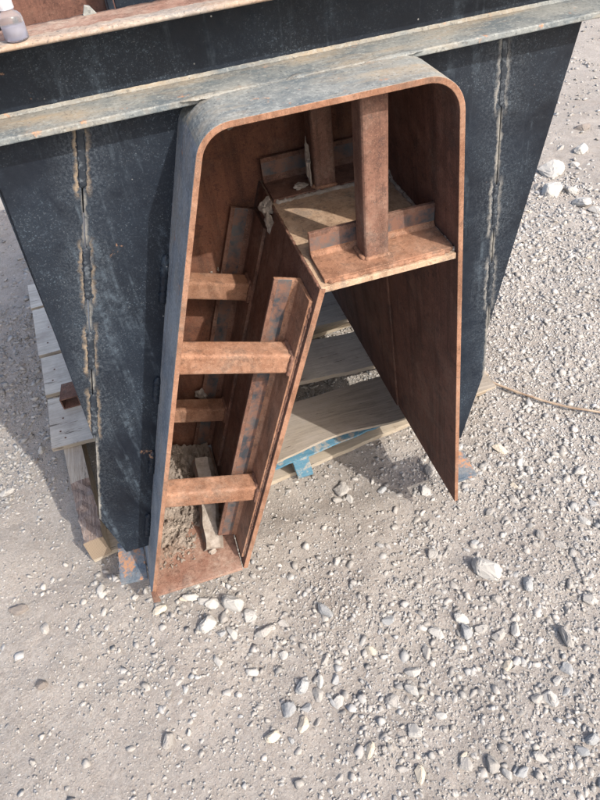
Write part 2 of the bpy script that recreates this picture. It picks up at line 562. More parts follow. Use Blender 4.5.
def hull_shape(npts, seed, flat=0.55, bev=0.0):
    g = np.random.default_rng(seed)
    p = g.normal(size=(npts, 3))
    p /= np.linalg.norm(p, axis=1)[:, None]
    p *= g.uniform(0.82, 1.0, (npts, 1))
    p *= np.array([1.0, g.uniform(0.6, 0.95), g.uniform(flat * 0.75, flat * 1.25)])
    bm = bmesh.new()
    for q in p:
        bm.verts.new(q)
    r = bmesh.ops.convex_hull(bm, input=bm.verts)
    bmesh.ops.delete(bm, geom=[v for v in bm.verts if not v.link_faces], context='VERTS')
    if bev:
        bmesh.ops.dissolve_limit(bm, angle_limit=R(14), verts=bm.verts, edges=bm.edges)
        bmesh.ops.bevel(bm, geom=list(bm.edges), offset=bev, segments=1, profile=0.6, affect='EDGES')
        bmesh.ops.triangulate(bm, faces=bm.faces)
        bmesh.ops.subdivide_edges(bm, edges=[e for e in bm.edges if e.calc_length() > 0.22], cuts=2, use_grid_fill=True)
        for q in bm.verts:
            q.co += Vector(g.normal(size=3)) * 0.016
    bmesh.ops.triangulate(bm, faces=bm.faces)
    bmesh.ops.recalc_face_normals(bm, faces=bm.faces)
    bm.verts.ensure_lookup_table(); bm.verts.index_update()
    v = np.array([q.co[:] for q in bm.verts]); f = np.array([[q.index for q in t.verts] for t in bm.faces])
    bm.free()
    v /= np.abs(v[:, :2]).max()
    return v, f

# where the gravel lies thick, in yard coordinates
def gravel_density(x, y):
    n = fbm(x, y, 0.5, 4)
    d = 0.34 + 1.0 * np.clip(n, -0.3, 0.6)
    d = d + 0.9 * sstep(x, 0.5, 1.05) * (1 - sstep(y, 1.4, 2.2))            # right-hand side
    d = d + 0.55 * sstep(x, 0.3, 0.7) * (1 - sstep(y, -0.25, 0.1))
    d = d + 1.0 * (1 - sstep(x, -0.34, -0.22)) * sstep(y, 0.38, 0.75) * (1 - sstep(y, 1.7, 2.1))   # patch in the hopper's shadow, left
    d = d - 0.25 * (1 - sstep(x, -0.1, 0.35)) * (1 - sstep(y, -0.05, 0.4))     # bare dirt, front left
    d = d * (0.55 + 0.9 * sstep(fbm(x + 3, y + 8, 0.28, 3), -0.35, 0.3)) + 0
    d = d - 0.25 * sstep(np.hypot(x - 0.4, y - 0.5), 2.8, 4.0)
    return np.clip(d, 0.06, 1.0)

def scatter_gravel(name, n, region, rad, sub, seed, pool=40, label='', power=1.0, floor=0.0):
    g = np.random.default_rng(seed)
    x0, x1, y0, y1 = region
    xs = g.uniform(x0, x1, n * 4); ys = g.uniform(y0, y1, n * 4)
    keep = g.random(n * 4) < np.maximum(floor, gravel_density(xs, ys))
    # nothing under the feet of the steel and the pallet boards
    xs, ys = xs[keep][:n], ys[keep][:n]
    inp = (xs > -0.26) & (xs < 1.22) & (ys > 0.24 + 0.15 * xs) & (ys < 1.75)
    g_r = rad[0] * (rad[1] / rad[0]) ** (g.random(len(xs)) ** power)
    g_r = np.where(inp, np.minimum(g_r, 0.009), g_r)
    pools = [hull_shape({1: 9, 2: 14}[sub], seed * 100 + k, 0.46) for k in range(pool)]
    which = g.integers(0, pool, len(xs))
    allco, allf, cols, off = [], [], [], 0
    for k in range(pool):
        s = np.where(which == k)[0]
        if not len(s):
            continue
        v, f = pools[k]
        a = g.uniform(0, 2 * np.pi, len(s)); ti = g.normal(0, 0.25, (len(s), 2))
        ca, sa = np.cos(a), np.sin(a)
        p = v[None, :, :] * g_r[s][:, None, None]
        zz = p[:, :, 2] + p[:, :, 0] * ti[:, :1] + p[:, :, 1] * ti[:, 1:]
        px = p[:, :, 0] * ca[:, None] - p[:, :, 1] * sa[:, None] + xs[s][:, None]
        py = p[:, :, 0] * sa[:, None] + p[:, :, 1] * ca[:, None] + ys[s][:, None]
        base = ground_h(xs[s], ys[s]) + g_r[s] * np.where((xs[s] + 0.35 * ys[s] > 1.05) | ((xs[s] < -0.26) & (ys[s] > 0.55)), g.uniform(-0.2, 0.28, len(s)), g.uniform(-0.34, 0.16, len(s)))
        pz = zz + base[:, None]
        co = np.stack([px, py, pz], -1).reshape(-1, 3)
        ff = (f[None] + (np.arange(len(s)) * len(v))[:, None, None] + off).reshape(-1, 3)
        off += len(co)
        allco.append(co); allf.append(ff)
        # tint of each stone
        X, Y = xs[s], ys[s]
        t = g.random(len(s))[:, None]
        br = g.uniform(0.68, 1.22, len(s))[:, None]
        base_c = np.where(t < 0.45, [[0.3, 0.284, 0.264]], np.where(t < 0.75, [[0.275, 0.268, 0.258]], np.where(t < 0.87, [[0.385, 0.362, 0.332]], [[0.285, 0.288, 0.288]])))
        dark = ((1 - sstep(X, -0.42, -0.25)) * sstep(Y, 0.5, 0.9) * (1 - sstep(Y, 1.7, 2.1)))[:, None]  # shade put into the tint: gravel darkened where the hopper's shadow falls
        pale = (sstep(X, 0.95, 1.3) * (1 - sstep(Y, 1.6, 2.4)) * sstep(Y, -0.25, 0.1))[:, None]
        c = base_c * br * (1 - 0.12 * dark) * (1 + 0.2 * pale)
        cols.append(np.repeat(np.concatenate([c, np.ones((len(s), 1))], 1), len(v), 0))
    co = np.concatenate(allco).astype(np.float32); ff = np.concatenate(allf)
    me = bpy.data.meshes.new(name)
    fast_mesh(me, co, ff)
    at = me.color_attributes.new('tint', 'FLOAT_COLOR', 'POINT')
    at.data.foreach_set('color', np.concatenate(cols).astype(np.float32).ravel())
    me.materials.append(MATS['gravel'])
    o = bpy.data.objects.new(name, me)
    COL.objects.link(o)
    o['kind'] = 'stuff'
    o['label'] = label
    o['category'] = 'gravel'
    return o

scatter_gravel('fine_gravel', 88000, (-0.85, 2.0, -1.0, 1.1), (0.0015, 0.0055), 1, 3, floor=0.42, label='fine grit and pebbles pressed into the pale dirt', power=1.4)
scatter_gravel('loose_gravel', 42000, (-0.95, 2.3, -1.0, 1.7), (0.0038, 0.0115), 1, 4, label='loose grey gravel strewn over the dirt yard', power=2.2)
scatter_gravel('crushed_gravel', 6200, (-0.95, 2.3, -1.0, 1.8), (0.0075, 0.0165), 2, 6, label='coarser crushed gravel lying thickest beside the pallet', power=1.6)
scatter_gravel('distant_gravel', 13000, (-2.6, 5.5, 1.0, 6.0), (0.006, 0.02), 1, 7, label='pale gravel spread over the far part of the yard', power=2.0)

ROCKS = []
for k in range(14):
    v, f = hull_shape(18, 900 + k, 0.62, 0.08)
    ROCKS.append((v, f))
ROCK_ME = {}
def rock_mesh(k, mat):
    if (k, mat) not in ROCK_ME:
        v, f = ROCKS[k]
        me = bpy.data.meshes.new('stone')
        fast_mesh(me, v.astype(np.float32), f)
        me.materials.append(MATS[mat])
        me.polygons.foreach_set('use_smooth', np.zeros(len(f), bool))
        ROCK_ME[(k, mat)] = me
    return ROCK_ME[(k, mat)]

def yard_point(px, py, z=0.0):
    d = cw + cr * ((px - 300) / F_PX) - cu * ((py - 400) / F_PX)
    t = (z - CAM.z) / d.z
    return CAM + d * t, t

COLOUR_WORDS = {'s_pale': 'pale grey', 's_grey': 'dull grey', 's_blue': 'blue grey', 's_cream': 'cream coloured', 's_dark': 'dark brown grey'}
def zone(x, y):
    if x < -0.28 and y > 0.45: return 'left of the pallet deck boards'
    if x < 0.0: return 'on bare dirt near the split pallet stringer' if y > -0.05 else 'on bare dirt ahead of the blue foot plate'
    if y > 1.4: return 'on the far gravel near the white boulders'
    if x < 0.42: return 'in front of the rusty floor plate'
    if x < 0.84: return 'in front of the blue pallet block' if y > -0.2 else 'on mixed dirt and gravel ahead of the hood opening'
    if y < -0.12: return 'on gravel ahead of the right hood leg'
    if y < 0.6: return 'on gravel near the thin brown stick'
    return 'on gravel behind the thin brown stick'
def put_stone(x, y, r, el, ang, mat, label=None, group=None):
    k = rnd.randrange(14)
    o = bpy.data.objects.new('stone', rock_mesh(k, mat))
    COL.objects.link(o)
    h = float(ground_h(np.array([x]), np.array([y]))[0])
    sz = r * rnd.uniform(0.8, 1.05)
    o.scale = (r * el, r / el, sz)
    o.rotation_euler = (rnd.uniform(-0.2, 0.2), rnd.uniform(-0.2, 0.2), ang)
    o.location = (x, y, h + sz * 0.2)
    word = '%s %s' % ('small' if r < 0.0125 else 'fair sized', COLOUR_WORDS[mat])
    tag(o, label or '%s stone %s' % (word, zone(x, y)), 'stone', group or '%s stones %s' % (word, zone(x, y)))
    return o

# stones that stand out: picture position, size across in px, stretch, turn, colour, label
SPECIAL = [
    (235, 606, 23, 1.1, -0.7, 's_pale', 'chunky pale stone just in front of the rusty floor plate corner'),
    (209, 626, 20, 0.95, 0.3, 's_pale', 'blocky pale stone ahead of the cluster under the rusty floor plate'),
    (160, 612, 14, 1.1, 0.2, 's_cream', 'cream stone beside the foot of the sloping hood leg'),
    (488, 572, 29, 1.2, -0.9, 's_pale', 'largest whitish slab of stone on the gravel ahead of the right hood leg'),
    (576, 714, 24, 1.0, 0.2, 's_pale', 'big lone pale stone far out on the gravel, with flat top'),
    (303, 687, 16, 1.0, 0.6, 's_blue', 'blue grey stone topping the small cluster of stones on bare dirt'),
    (289, 710, 15, 1.0, 0.1, 's_blue', 'light blue grey stone at the bottom of the cluster on bare dirt'),
    (325, 613, 17, 1.45, -1.1, 's_blue', 'long narrow blue grey stone alone on the dirt'),
    (303, 726, 15, 1.2, 1.3, 's_cream', 'oval cream stone below the small cluster on bare dirt'),
    (274, 737, 15, 1.2, 0.1, 's_cream', 'cream stone with a pale face beyond the small cluster'),
    (420, 776, 16, 1.15, 1.2, 's_cream', 'cream stone touching a blue grey stone'),
    (417, 794, 17, 1.0, 0.4, 's_blue', 'blue grey stone touching a cream stone'),
    (552, 172, 24, 1.3, 0.3, 's_pale', 'white boulder lying behind the tapered steel panel'),
    (552, 192, 24, 1.05, 0.5, 's_pale', 'crumbly pale boulder next to the white boulder'),
    (581, 204, 20, 1.25, 0.7, 's_pale', 'angular white rock on the far gravel near the boulders'),
    (581, 152, 15, 1.1, 0.2, 's_pale', 'small white rock on the far dirt beyond the boulders'),
    (581, 129, 15, 1.3, 0.1, 's_dark', 'rough brown clod on the far dirt beyond the boulders'),
    (5, 491, 12, 1.5, 0.2, 's_pale', 'flat whitish stone on the dirt left of the pallet'),
]
for px, py, s, el, a, m, lab in SPECIAL:
    p, t = yard_point(px, py)
    put_stone(p.x, p.y, s * t / F_PX * 0.56, math.sqrt(el), a, m, lab, 'notable stones')
OTHERS = [(192, 599, 13, 1.4, 's_pale'), (205, 603, 13, 1.1, 's_pale'), (215, 605, 17, 1.0, 's_pale'), (225, 620, 12, 1.1, 's_grey'),
    (250, 617, 14, 1.2, 's_pale'), (233, 635, 13, 1.4, 's_pale'), (222, 635, 9, 1.1, 's_blue'), (263, 633, 17, 1.5, 's_grey'),
    (219, 663, 11, 1.2, 's_pale'), (253, 673, 12, 1.1, 's_pale'), (308, 657, 16, 1.3, 's_pale'), (325, 661, 10, 1.1, 's_grey'),
    (284, 656, 9, 1.0, 's_pale'), (320, 683, 12, 1.3, 's_pale'), (289, 695, 14, 1.0, 's_pale'), (318, 696, 14, 1.1, 's_grey'),
    (338, 702, 12, 1.3, 's_pale'), (306, 709, 10, 1.3, 's_blue'), (169, 741, 15, 1.1, 's_grey'), (333, 703, 8, 1.3, 's_blue'),
    (335, 680, 9, 1.2, 's_blue'), (348, 707, 11, 1.0, 's_pale'), (528, 586, 15, 1.1, 's_blue'), (462, 621, 16, 1.0, 's_pale'),
    (466, 633, 16, 1.1, 's_blue'), (437, 635, 15, 1.2, 's_pale'), (481, 630, 13, 1.2, 's_grey'), (545, 617, 15, 1.2, 's_cream'),
    (565, 637, 19, 1.4, 's_grey'), (412, 672, 15, 1.2, 's_pale'), (506, 668, 13, 1.2, 's_cream'), (388, 622, 11, 1.2, 's_blue'),
    (371, 651, 12, 1.2, 's_cream'), (566, 670, 13, 1.1, 's_blue'), (412, 691, 14, 1.1, 's_pale'), (515, 631, 14, 1.3, 's_pale'),
    (498, 637, 13, 1.1, 's_grey'), (427, 654, 11, 1.2, 's_grey'), (414, 734, 15, 1.2, 's_pale'), (492, 766, 17, 1.0, 's_grey'),
    (550, 700, 15, 1.0, 's_pale'), (536, 700, 12, 1.0, 's_grey'), (370, 752, 14, 1.2, 's_cream'), (465, 767, 14, 1.1, 's_grey'),
    (522, 774, 13, 1.1, 's_blue'), (592, 740, 14, 1.1, 's_blue'), (582, 752, 13, 1.1, 's_blue'), (540, 759, 14, 1.2, 's_pale'),
    (422, 725, 13, 1.2, 's_cream'), (392, 702, 13, 1.1, 's_grey'), (596, 211, 14, 1.1, 's_pale'), (570, 192, 14, 1.1, 's_pale'),
    (537, 187, 9, 1.1, 's_grey'), (500, 448, 14, 1.2, 's_cream'), (432, 555, 11, 1.1, 's_grey'), (425, 492, 11, 1.2, 's_pale'),
    (474, 543, 9, 1.1, 's_blue'), (490, 512, 11, 1.1, 's_grey'), (41, 449, 9, 1.1, 's_pale'), (102, 592, 11, 1.1, 's_pale'),
    (46, 629, 11, 1.2, 's_grey'), (42, 686, 12, 1.1, 's_dark'), (20, 610, 16, 1.3, 's_dark'), (342, 490, 14, 1.2, 's_grey'),
    (350, 500, 10, 1.2, 's_pale'), (382, 490, 9, 1.2, 's_blue'), (338, 500, 10, 1.1, 's_grey'), (430, 470, 14, 1.1, 's_grey'),
    (560, 150, 8, 1.2, 's_grey'), (575, 165, 8, 1.2, 's_pale'), (590, 185, 9, 1.3, 's_pale'), (565, 215, 8, 1.1, 's_grey'),
    (560, 545, 12, 1.2, 's_grey'), (585, 520, 12, 1.2, 's_pale'), (540, 535, 11, 1.1, 's_grey'), (590, 600, 13, 1.2, 's_grey'),
    (570, 585, 11, 1.2, 's_grey'), (580, 470, 12, 1.2, 's_pale'), (530, 470, 10, 1.2, 's_pale'), (515, 500, 11, 1.2, 's_grey')]
for px, py, s, el, m in OTHERS:
    p, t = yard_point(px, py)
    put_stone(p.x, p.y, s * t / F_PX * 0.57, math.sqrt(el), rnd.uniform(0, 3), m)
cnt = 0
while cnt < 190:
    x = rnd.uniform(-0.8, 2.2); y = rnd.uniform(-0.9, 1.5)
    if -0.32 < x < 1.3 and y > 0.16 + 0.15 * x:
        continue
    if rnd.random() > float(gravel_density(np.array([x]), np.array([y]))[0]) * 0.9:
        continue
    m = rnd.choice(['s_grey', 's_grey', 's_pale', 's_blue', 's_cream', 's_grey'])
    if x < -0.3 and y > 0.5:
        m = rnd.choice(['s_dark', 's_dark', 's_grey'])  # mostly dark colours, so the stones carry the hopper's shadow too
    put_stone(x, y, rnd.uniform(0.0085, 0.0145), rnd.uniform(1.0, 1.2), rnd.uniform(0, 3), m)
    cnt += 1

# ------------------------------------------------------------------ pallet
PZ = 0.125
pal = empty('wooden_pallet', (0.46, 0.95, 0.0), 'weathered wooden pallet with plywood deck and a blue block under the rusty steel mould', 'pallet')
PO = Vector((0.46, 0.95, 0.0))
def W(p): return tuple(Vector(p) - PO)

def plank(name, a, b, width, z0, z1, mat, mats_end=None, bow=None, edge=None, seed=0, n=26, taper=0.0, parent=pal, wob=0.002, side=1, skew=0.0):
    """board from a to b (front edge), width to its left, uneven edges, optional lift bow(s, t)"""
    a = Vector((a[0], a[1], 0)); b = Vector((b[0], b[1], 0))
    d = (b - a); L = d.length; d.normalize()
    nrm = Vector((-d.y, d.x, 0)) * side
    g = random.Random(seed)
    V, Fc, fm = [], [], []
    m = 4
    w1 = [g.uniform(-1, 1) * wob for _ in range(n + 1)]
    w2 = [g.uniform(-1, 1) * wob for _ in range(n + 1)]
    for top in (0, 1):
        for i in range(n + 1):
            s = i / n
            for j in range(m + 1):
                t = j / m
                off = (edge(s) * (1 - t) if edge else 0) + w1[i] * (1 - t) + w2[i] * t + width * t * (1 - taper * (1 - s))
                p = a + d * (L * s - skew * width * t * (1 - s)) + nrm * off
                z = (z1 if top else z0) + (bow(s, t) if bow else 0)
                V.append(W((p.x, p.y, z)))
    st = (n + 1) * (m + 1)
    I = lambda k, i, j: k * st + i * (m + 1) + j
    for i in range(n):
        for j in range(m):
            Fc.append((I(1, i, j), I(1, i + 1, j), I(1, i + 1, j + 1), I(1, i, j + 1))); fm.append(0)
            Fc.append((I(0, i, j), I(0, i, j + 1), I(0, i + 1, j + 1), I(0, i + 1, j))); fm.append(0)
        Fc.append((I(0, i, 0), I(0, i + 1, 0), I(1, i + 1, 0), I(1, i, 0))); fm.append(1 if mats_end else 0)
        Fc.append((I(0, i, m), I(1, i, m), I(1, i + 1, m), I(0, i + 1, m))); fm.append(1 if mats_end else 0)
    for j in range(m):
        Fc.append((I(0, 0, j), I(1, 0, j), I(1, 0, j + 1), I(0, 0, j + 1))); fm.append(1 if mats_end else 0)
        Fc.append((I(0, n, j), I(0, n, j + 1), I(1, n, j + 1), I(1, n, j))); fm.append(1 if mats_end else 0)
    return mesh_obj(name, V, Fc, [mat] + ([mats_end] if mats_end else []), parent, fm)

# runners on the ground
plank('bottom_board', (-0.172, 0.249), (1.19, 0.449), 0.085, 0.0, 0.017, 'wood_tan', seed=1)
plank('bottom_board', (-0.24, 0.86), (1.1, 1.0), 0.09, 0.0, 0.017, 'wood_tan', seed=2)
plank('bottom_board', (-0.32, 1.55), (1.03, 1.66), 0.09, 0.0, 0.017, 'wood_tan', seed=3)
# stringers: each swept along its own line
def stringer(x0, y0, x1, y1, w, mats, seed, em=None, rough_to=0.0):
    a = Vector((x0, y0, 0)); b = Vector((x1, y1, 0))
    d = b - a; L = d.length; d.normalize(); nn = Vector((d.y, -d.x, 0))
    g = random.Random(seed)
    n = 60
    prof = [(0, 0.0175), (w, 0.0175), (w, 0.104), (w * 0.66, 0.106), (w * 0.33, 0.106), (0, 0.104)]
    V, Fc, fm = [], [], []
    for i in range(n + 1):
        s = L * i / n
        for k, (u, z) in enumerate(prof):
            if k > 1 and s < rough_to and i > 0:
                z -= g.uniform(0.0, 0.014)
                u += g.uniform(-0.003, 0.003)
            p = a + d * s + nn * u
            V.append(W((p.x, p.y, z)))
    for i in range(n):
        for k in range(6):
            j = (k + 1) % 6
            Fc.append((i * 6 + k, i * 6 + j, (i + 1) * 6 + j, (i + 1) * 6 + k))
            rough = L * (i + .5) / n < rough_to and k in (2, 3, 4)
            fm.append(1 if rough else 0)
    Fc.append(tuple(range(6))); fm.append(2)
    Fc.append(tuple(n * 6 + i for i in range(6))); fm.append(2)
    return mesh_obj('stringer', V, Fc, mats, pal, fm)
stringer(-0.172, 0.245, -0.325, 1.66, 0.057, ['wood_stringer', 'wood_split', 'endgrain'], 4, rough_to=0.23)
sb = stringer(0.475, 0.345, 0.37, 1.7, 0.042, ['wood_stringer', 'wood_split', 'blue'], 5)
stringer(1.14, 0.43, 1.02, 1.75, 0.045, ['wood_stringer', 'wood_split', 'endgrain'], 6)
# blue painted block on the front end of the middle stringer
blk = extrude('block', [(0.478, 0.0178), (0.528, 0.0178), (0.520, 0.1055), (0.468, 0.1055)],
              lambda a, b, c: W((a, c, b)), 0.312, 0.343, 'blue', pal, bev=0.002)
blk['label'] = 'bright blue painted block'
bb = plank('deck_board', (0.11, 0.262), (0.80, 0.352), 0.088, 0.1065, 0.1135, 'blue', seed=8)
bb['label'] = 'blue painted board under the plywood'
# plywood deck, warped
def bowA(s, t):
    return -0.008 * math.sin(math.pi * s) * (1 - t) * 0.5 - 0.006 * t * math.sin(3.1 * s)
def ply_front(s):
    return 0.028 * math.exp(-((s - 0.52) / 0.17) ** 2) + 0.006 * math.sin(9 * s)
plank('deck_board', (0.08, 0.268), (1.17, 0.357), 0.20, 0.1150, 0.1240, 'wood_grey', 'wood_tan', bow=lambda s, t: -0.001 + (0.024 * math.sin(math.pi * min(1, max(0, (0.08 + 1.09 * s - 0.28) / 0.55))) ** 1.5) * (1 - 0.75 * t), seed=9, wob=0.002, edge=ply_front, taper=-0.22)
dbs = {}
dbs[0] = plank('deck_board', (-0.246, 0.632), (1.12, 0.592), 0.18, 0.109, 0.1243, 'wood_pale', 'wood_tan', seed=10, skew=0.09, taper=-0.36, wob=0.004, bow=lambda s, t: 0.014 * math.sin(math.pi * min(1, max(0, (1.366 * s - 0.53) / 0.54))) ** 2 * (1 - 0.6 * t))
dbs[1] = plank('deck_board', (-0.262, 0.9), (1.08, 0.872), 0.215, 0.109, 0.1243, 'wood_pale', 'wood_tan', seed=11, skew=0.09)
dbs[2] = plank('deck_board', (-0.285, 1.135), (1.06, 1.12), 0.31, 0.109, 0.1243, 'wood_pale', 'wood_tan', seed=12, skew=0.09)
plank('deck_board', (-0.315, 1.462), (1.03, 1.45), 0.18, 0.109, 0.1243, 'wood_pale', 'wood_tan', seed=13, skew=0.09)
# nail heads on the visible board ends
for nx, ny in ((-0.215, 0.70), (-0.205, 0.76), (-0.235, 0.97), (-0.228, 1.03), (-0.25, 1.2), (-0.245, 1.3), (-0.2, 0.665)):
    g_ = [(0.0035 * math.cos(k * R(45)), 0.0035 * math.sin(k * R(45))) for k in range(8)]
    extrude('nail', g_, lambda a, b, c: W((a + nx, b + ny, c)), 0.1235, 0.1252, 'rust_dark', dbs[0 if ny < 0.88 else 1 if ny < 1.12 else 2])

# ------------------------------------------------------------------ steel mould
STEEL = empty('steel_mould_hopper', (0, 0, PZ), 'black painted steel mould hopper with a rusty open hood, standing on the wooden pallet', 'steel hopper')
H = 1.133
LX = 0.3687 / 1.133            # lean of the left hood leg
RX = -0.0788 / 1.133           # lean of the right hood leg
def leg_l(z): return LX * z
def leg_r(z): return 0.8569 + RX * z

def rounded_path(pts, radii, seg=10):
    out = [pts[0]]
    for i in range(1, len(pts) - 1):
        p = Vector(pts[i]); a = (Vector(pts[i - 1]) - p).normalized(); b = (Vector(pts[i + 1]) - p).normalized()
        ang = a.angle(b); r = radii[i]
        d = r / math.tan(ang / 2)
        c = p + (a + b).normalized() * (r / math.sin(ang / 2))
        s = p + a * d - c; e = p + b * d - c
        tot = s.angle_signed(e)
        for k in range(seg + 1):
            q = s.copy(); q.rotate(Matrix.Rotation(-tot * k / seg, 2))
            out.append(tuple(c + q))
    out.append(pts[-1])
    return out
def offset_path(path, t):
    out = []
    for i, p in enumerate(path):
        a = Vector(path[max(0, i - 1)]); b = Vector(path[min(len(path) - 1, i + 1)])
        d = (b - a).normalized()
        out.append((p[0] + d.y * t, p[1] - d.x * t))
    return out
outer = rounded_path([(0, 0), (0.3687, H), (0.7781, H), (0.8569, 0)], [0, 0.062, 0.066, 0])
inner = offset_path(outer, 0.010)
prof = outer + inner[::-1]
n = len(outer)
em = [3 if min(outer[i][1], outer[i + 1][1]) > H - 0.03 else 0 for i in range(n - 1)] + [1] + [1] * (n - 1) + [1]
hood = extrude('hood_plate', prof, xz, 0.0, 0.1095, ['hood', 'rust_dark', 'rust_bright', 'flange'], STEEL, em, cap=2, bev=0.0012)
outer2 = rounded_path([(0, 0), (leg_l(H - 0.0115), H - 0.0115), (leg_r(H - 0.0115), H - 0.0115), (0.8569, 0)], [0, 0.055, 0.058, 0])
prof2 = outer2 + offset_path(outer2, 0.010)[::-1]
extrude('hood_plate', prof2, xz, 0.1095, 0.392, ['hood', 'rust_dark', 'rust_dark', 'flange'], STEEL, em, cap=2)
hood['label'] = 'bent hood plate, grey outside and rusty inside'

h3 = [p for p in outer2 if p[0] < 0.66]
extrude('hood_plate', h3 + offset_path(h3, 0.010)[::-1], xz, 0.3925, 0.4455, 'rust_dark', STEEL)

# end panels with tapering wings (behind the hood's front part)
YP = 0.165            # plane of the tapered end panels
YW = 0.202            # plane of the rim web
def rake(a, b, c): return (a, c - 0.06 * (1.12 - b), b)      # the end panels lean forward towards the foot
def seam_l(z): return -0.121 + 0.291 * z
def seam_r(z): return 0.9722 - 0.0323 * z
T = 0.009
mid2 = offset_path(outer2, 0.004)
half = len(mid2) // 2
LB = [p for p in mid2[:half] if 0.3 < p[1] < 1.1165]
RB = [p for p in mid2[half:] if 0.3 < p[1] < 1.1165]
panel_l = extrude('end_panel', [(-0.033, 0.078), (-0.054, 0.23), (seam_l(1.122), 1.122), (LB[-1][0], 1.122)] + LB[::-1] + [(0.028, 0.078)], rake, YP, YP + T, 'black', STEEL, bev=0.0015)
extrude('wing_panel', [(seam_l(0.47) - 0.002, 0.47), (seam_l(1.122) - 0.0025, 1.122), (0.047, 1.122), (0.05, 1.035)], rake, YP + 0.0015, YP + 0.0015 + T, 'black', STEEL, bev=0.0015)
panel_r = extrude('end_panel', [(0.908, 0.127), (0.9615, 0.352), (seam_r(0.5), 0.5), (seam_r(1.122), 1.122), (RB[0][0], 1.122)] + RB + [(leg_r(0.127) - 0.004, 0.127)], rake, YP, YP + T, 'black', STEEL, bev=0.0015)
extrude('wing_panel', [(seam_r(0.476) + 0.002, 0.476), (seam_r(1.122) + 0.0025, 1.122), (1.09, 1.122)], rake, YP + 0.0015, YP + 0.0015 + T, 'black', STEEL, bev=0.0015)

# hopper walls behind the wings and the inside of the box
def quad_plate(name, p, off, mats, parent=STEEL, fm=None):
    V = [Vector(q) for q in p] + [Vector(q) + Vector(off) for q in p]
    F = [(0, 1, 2, 3), (4, 7, 6, 5)] + [(i, (i + 1) % 4, (i + 1) % 4 + 4, i + 4) for i in range(4)]
    return mesh_obj(name, V, F, mats, parent, fm)
quad_plate('side_panel', [(0.047, YP + 0.0115, 1.12), (0.018, YP - 0.0265, 0.485), (0.018, 1.35, 0.485), (0.047, 1.35, 1.13)], (0.009, 0, 0), 'black2')
quad_plate('side_panel', [(1.088, YP + 0.0115, 1.12), (0.957, YP - 0.0265, 0.485), (0.957, 1.35, 0.485), (1.088, 1.35, 1.12)], (-0.009, 0, 0), 'black2')
quad_plate('rear_panel', [(0.04, 1.351, 1.24), (0.0, 1.351, 0.40), (1.01, 1.351, 0.40), (1.125, 1.351, 1.24)], (0, 0.009, 0), 'black2')

# rim: bottom flange, web, dust caked top flange, running past the panels on both sides
RX0, RX1 = -0.06, 1.24
extrude('rim_flange', [(0.1138, H - 0.010), (YW + 0.006, H - 0.010), (YW + 0.006, H + 0.0), (0.1138, H)], lambda a, b, c: (c, a, b), RX0, RX1, 'flange', STEEL, bev=0.002, cuts=1)
extrude('rim_web', [(YW, H + 0.0), (YW + 0.008, H + 0.0), (YW + 0.008, 1.237), (YW, 1.237)], lambda a, b, c: (c, a, b), RX0, RX1, 'black2', STEEL, bev=0.001)
# fillet weld between flange and web
fil = []
extrude('weld_fillet', [(YW - 0.0005, H + 0.0005), (YW - 0.0005, H + 0.0055), (YW - 0.006, H + 0.0005)], lambda a, b, c: (c, a + 0.0015 * math.sin(c * 210) * 0.5, b), RX0, RX1, 'flange', STEEL, cuts=220)

# uneven dust caked top flange
def top_flange():
    n = 160
    V, F = [], []
    g = np.random.default_rng(3)
    ys = [0.106, 0.104, 0.108, 0.118, 0.135, 0.155, 0.172, 0.186, 0.197, 0.197]
    zs = [1.2435, 1.2475, 1.2505, 1.251, 1.2505, 1.251, 1.2505, 1.2502, 1.2498, 1.2375]
    xs = np.linspace(RX0, RX1, n)
    m = len(ys)
    for i, x in enumerate(xs):
        for j in range(m):
            w = 0.003 * vnoise(np.array([x * 90.0]), np.array([j * 3.3]))[0]
            k = 0.002 if 0 < j < m - 1 else 0
            V.append((x, ys[j] + (w if j in (1, 2, 3) else 0), zs[j] + (w * 0.8 if k else 0)))
    for i in range(n - 1):
        for j in range(m):
            k = (j + 1) % m
            F.append((i * m + j, i * m + k, (i + 1) * m + k, (i + 1) * m + j))
    F.append(tuple(range(m))); F.append(tuple((n - 1) * m + j for j in range(m)))
    fm = ([0] * 4 + [1] * (m - 4)) * (n - 1) + [0, 0]
    return mesh_obj('top_flange', V, F, ['lip', 'rust_floor'], STEEL, fm, smooth=True)
topf = top_flange()
# lugs on the top flange
for lx in (0.262, 0.394):
    extrude('lug', [(lx - 0.007, 1.2495), (lx + 0.014, 1.2495), (lx + 0.006, 1.261), (lx - 0.001, 1.263)], xz, 0.186, 0.192, 'flange', topf, bev=0.001)
# inside of the hopper
box('inner_wall', 0.06, 0.292, 0.262, 0.271, 1.15, 1.31, 'rust_dark', STEEL)
box('inner_rib', 0.294, 0.303, 0.212, 0.95, 1.15, 1.33, 'black2', STEEL)
box('inner_wall', 0.305, 0.52, 0.222, 0.231, 1.15, 1.32, 'black2', STEEL)
box('inner_wall', 0.529, 1.07, 0.24, 0.249, 1.15, 1.31, 'black2', STEEL)
box('inner_rib', 0.5205, 0.5285, 0.212, 0.95, 1.15, 1.32, 'black2', STEEL)
box('inner_rib', 0.135, 0.143, 0.212, 0.26, 1.15, 1.33, 'black2', STEEL)
box('inner_floor', 0.06, 1.06, 0.213, 1.34, 1.139, 1.146, 'rust_dark', STEEL)

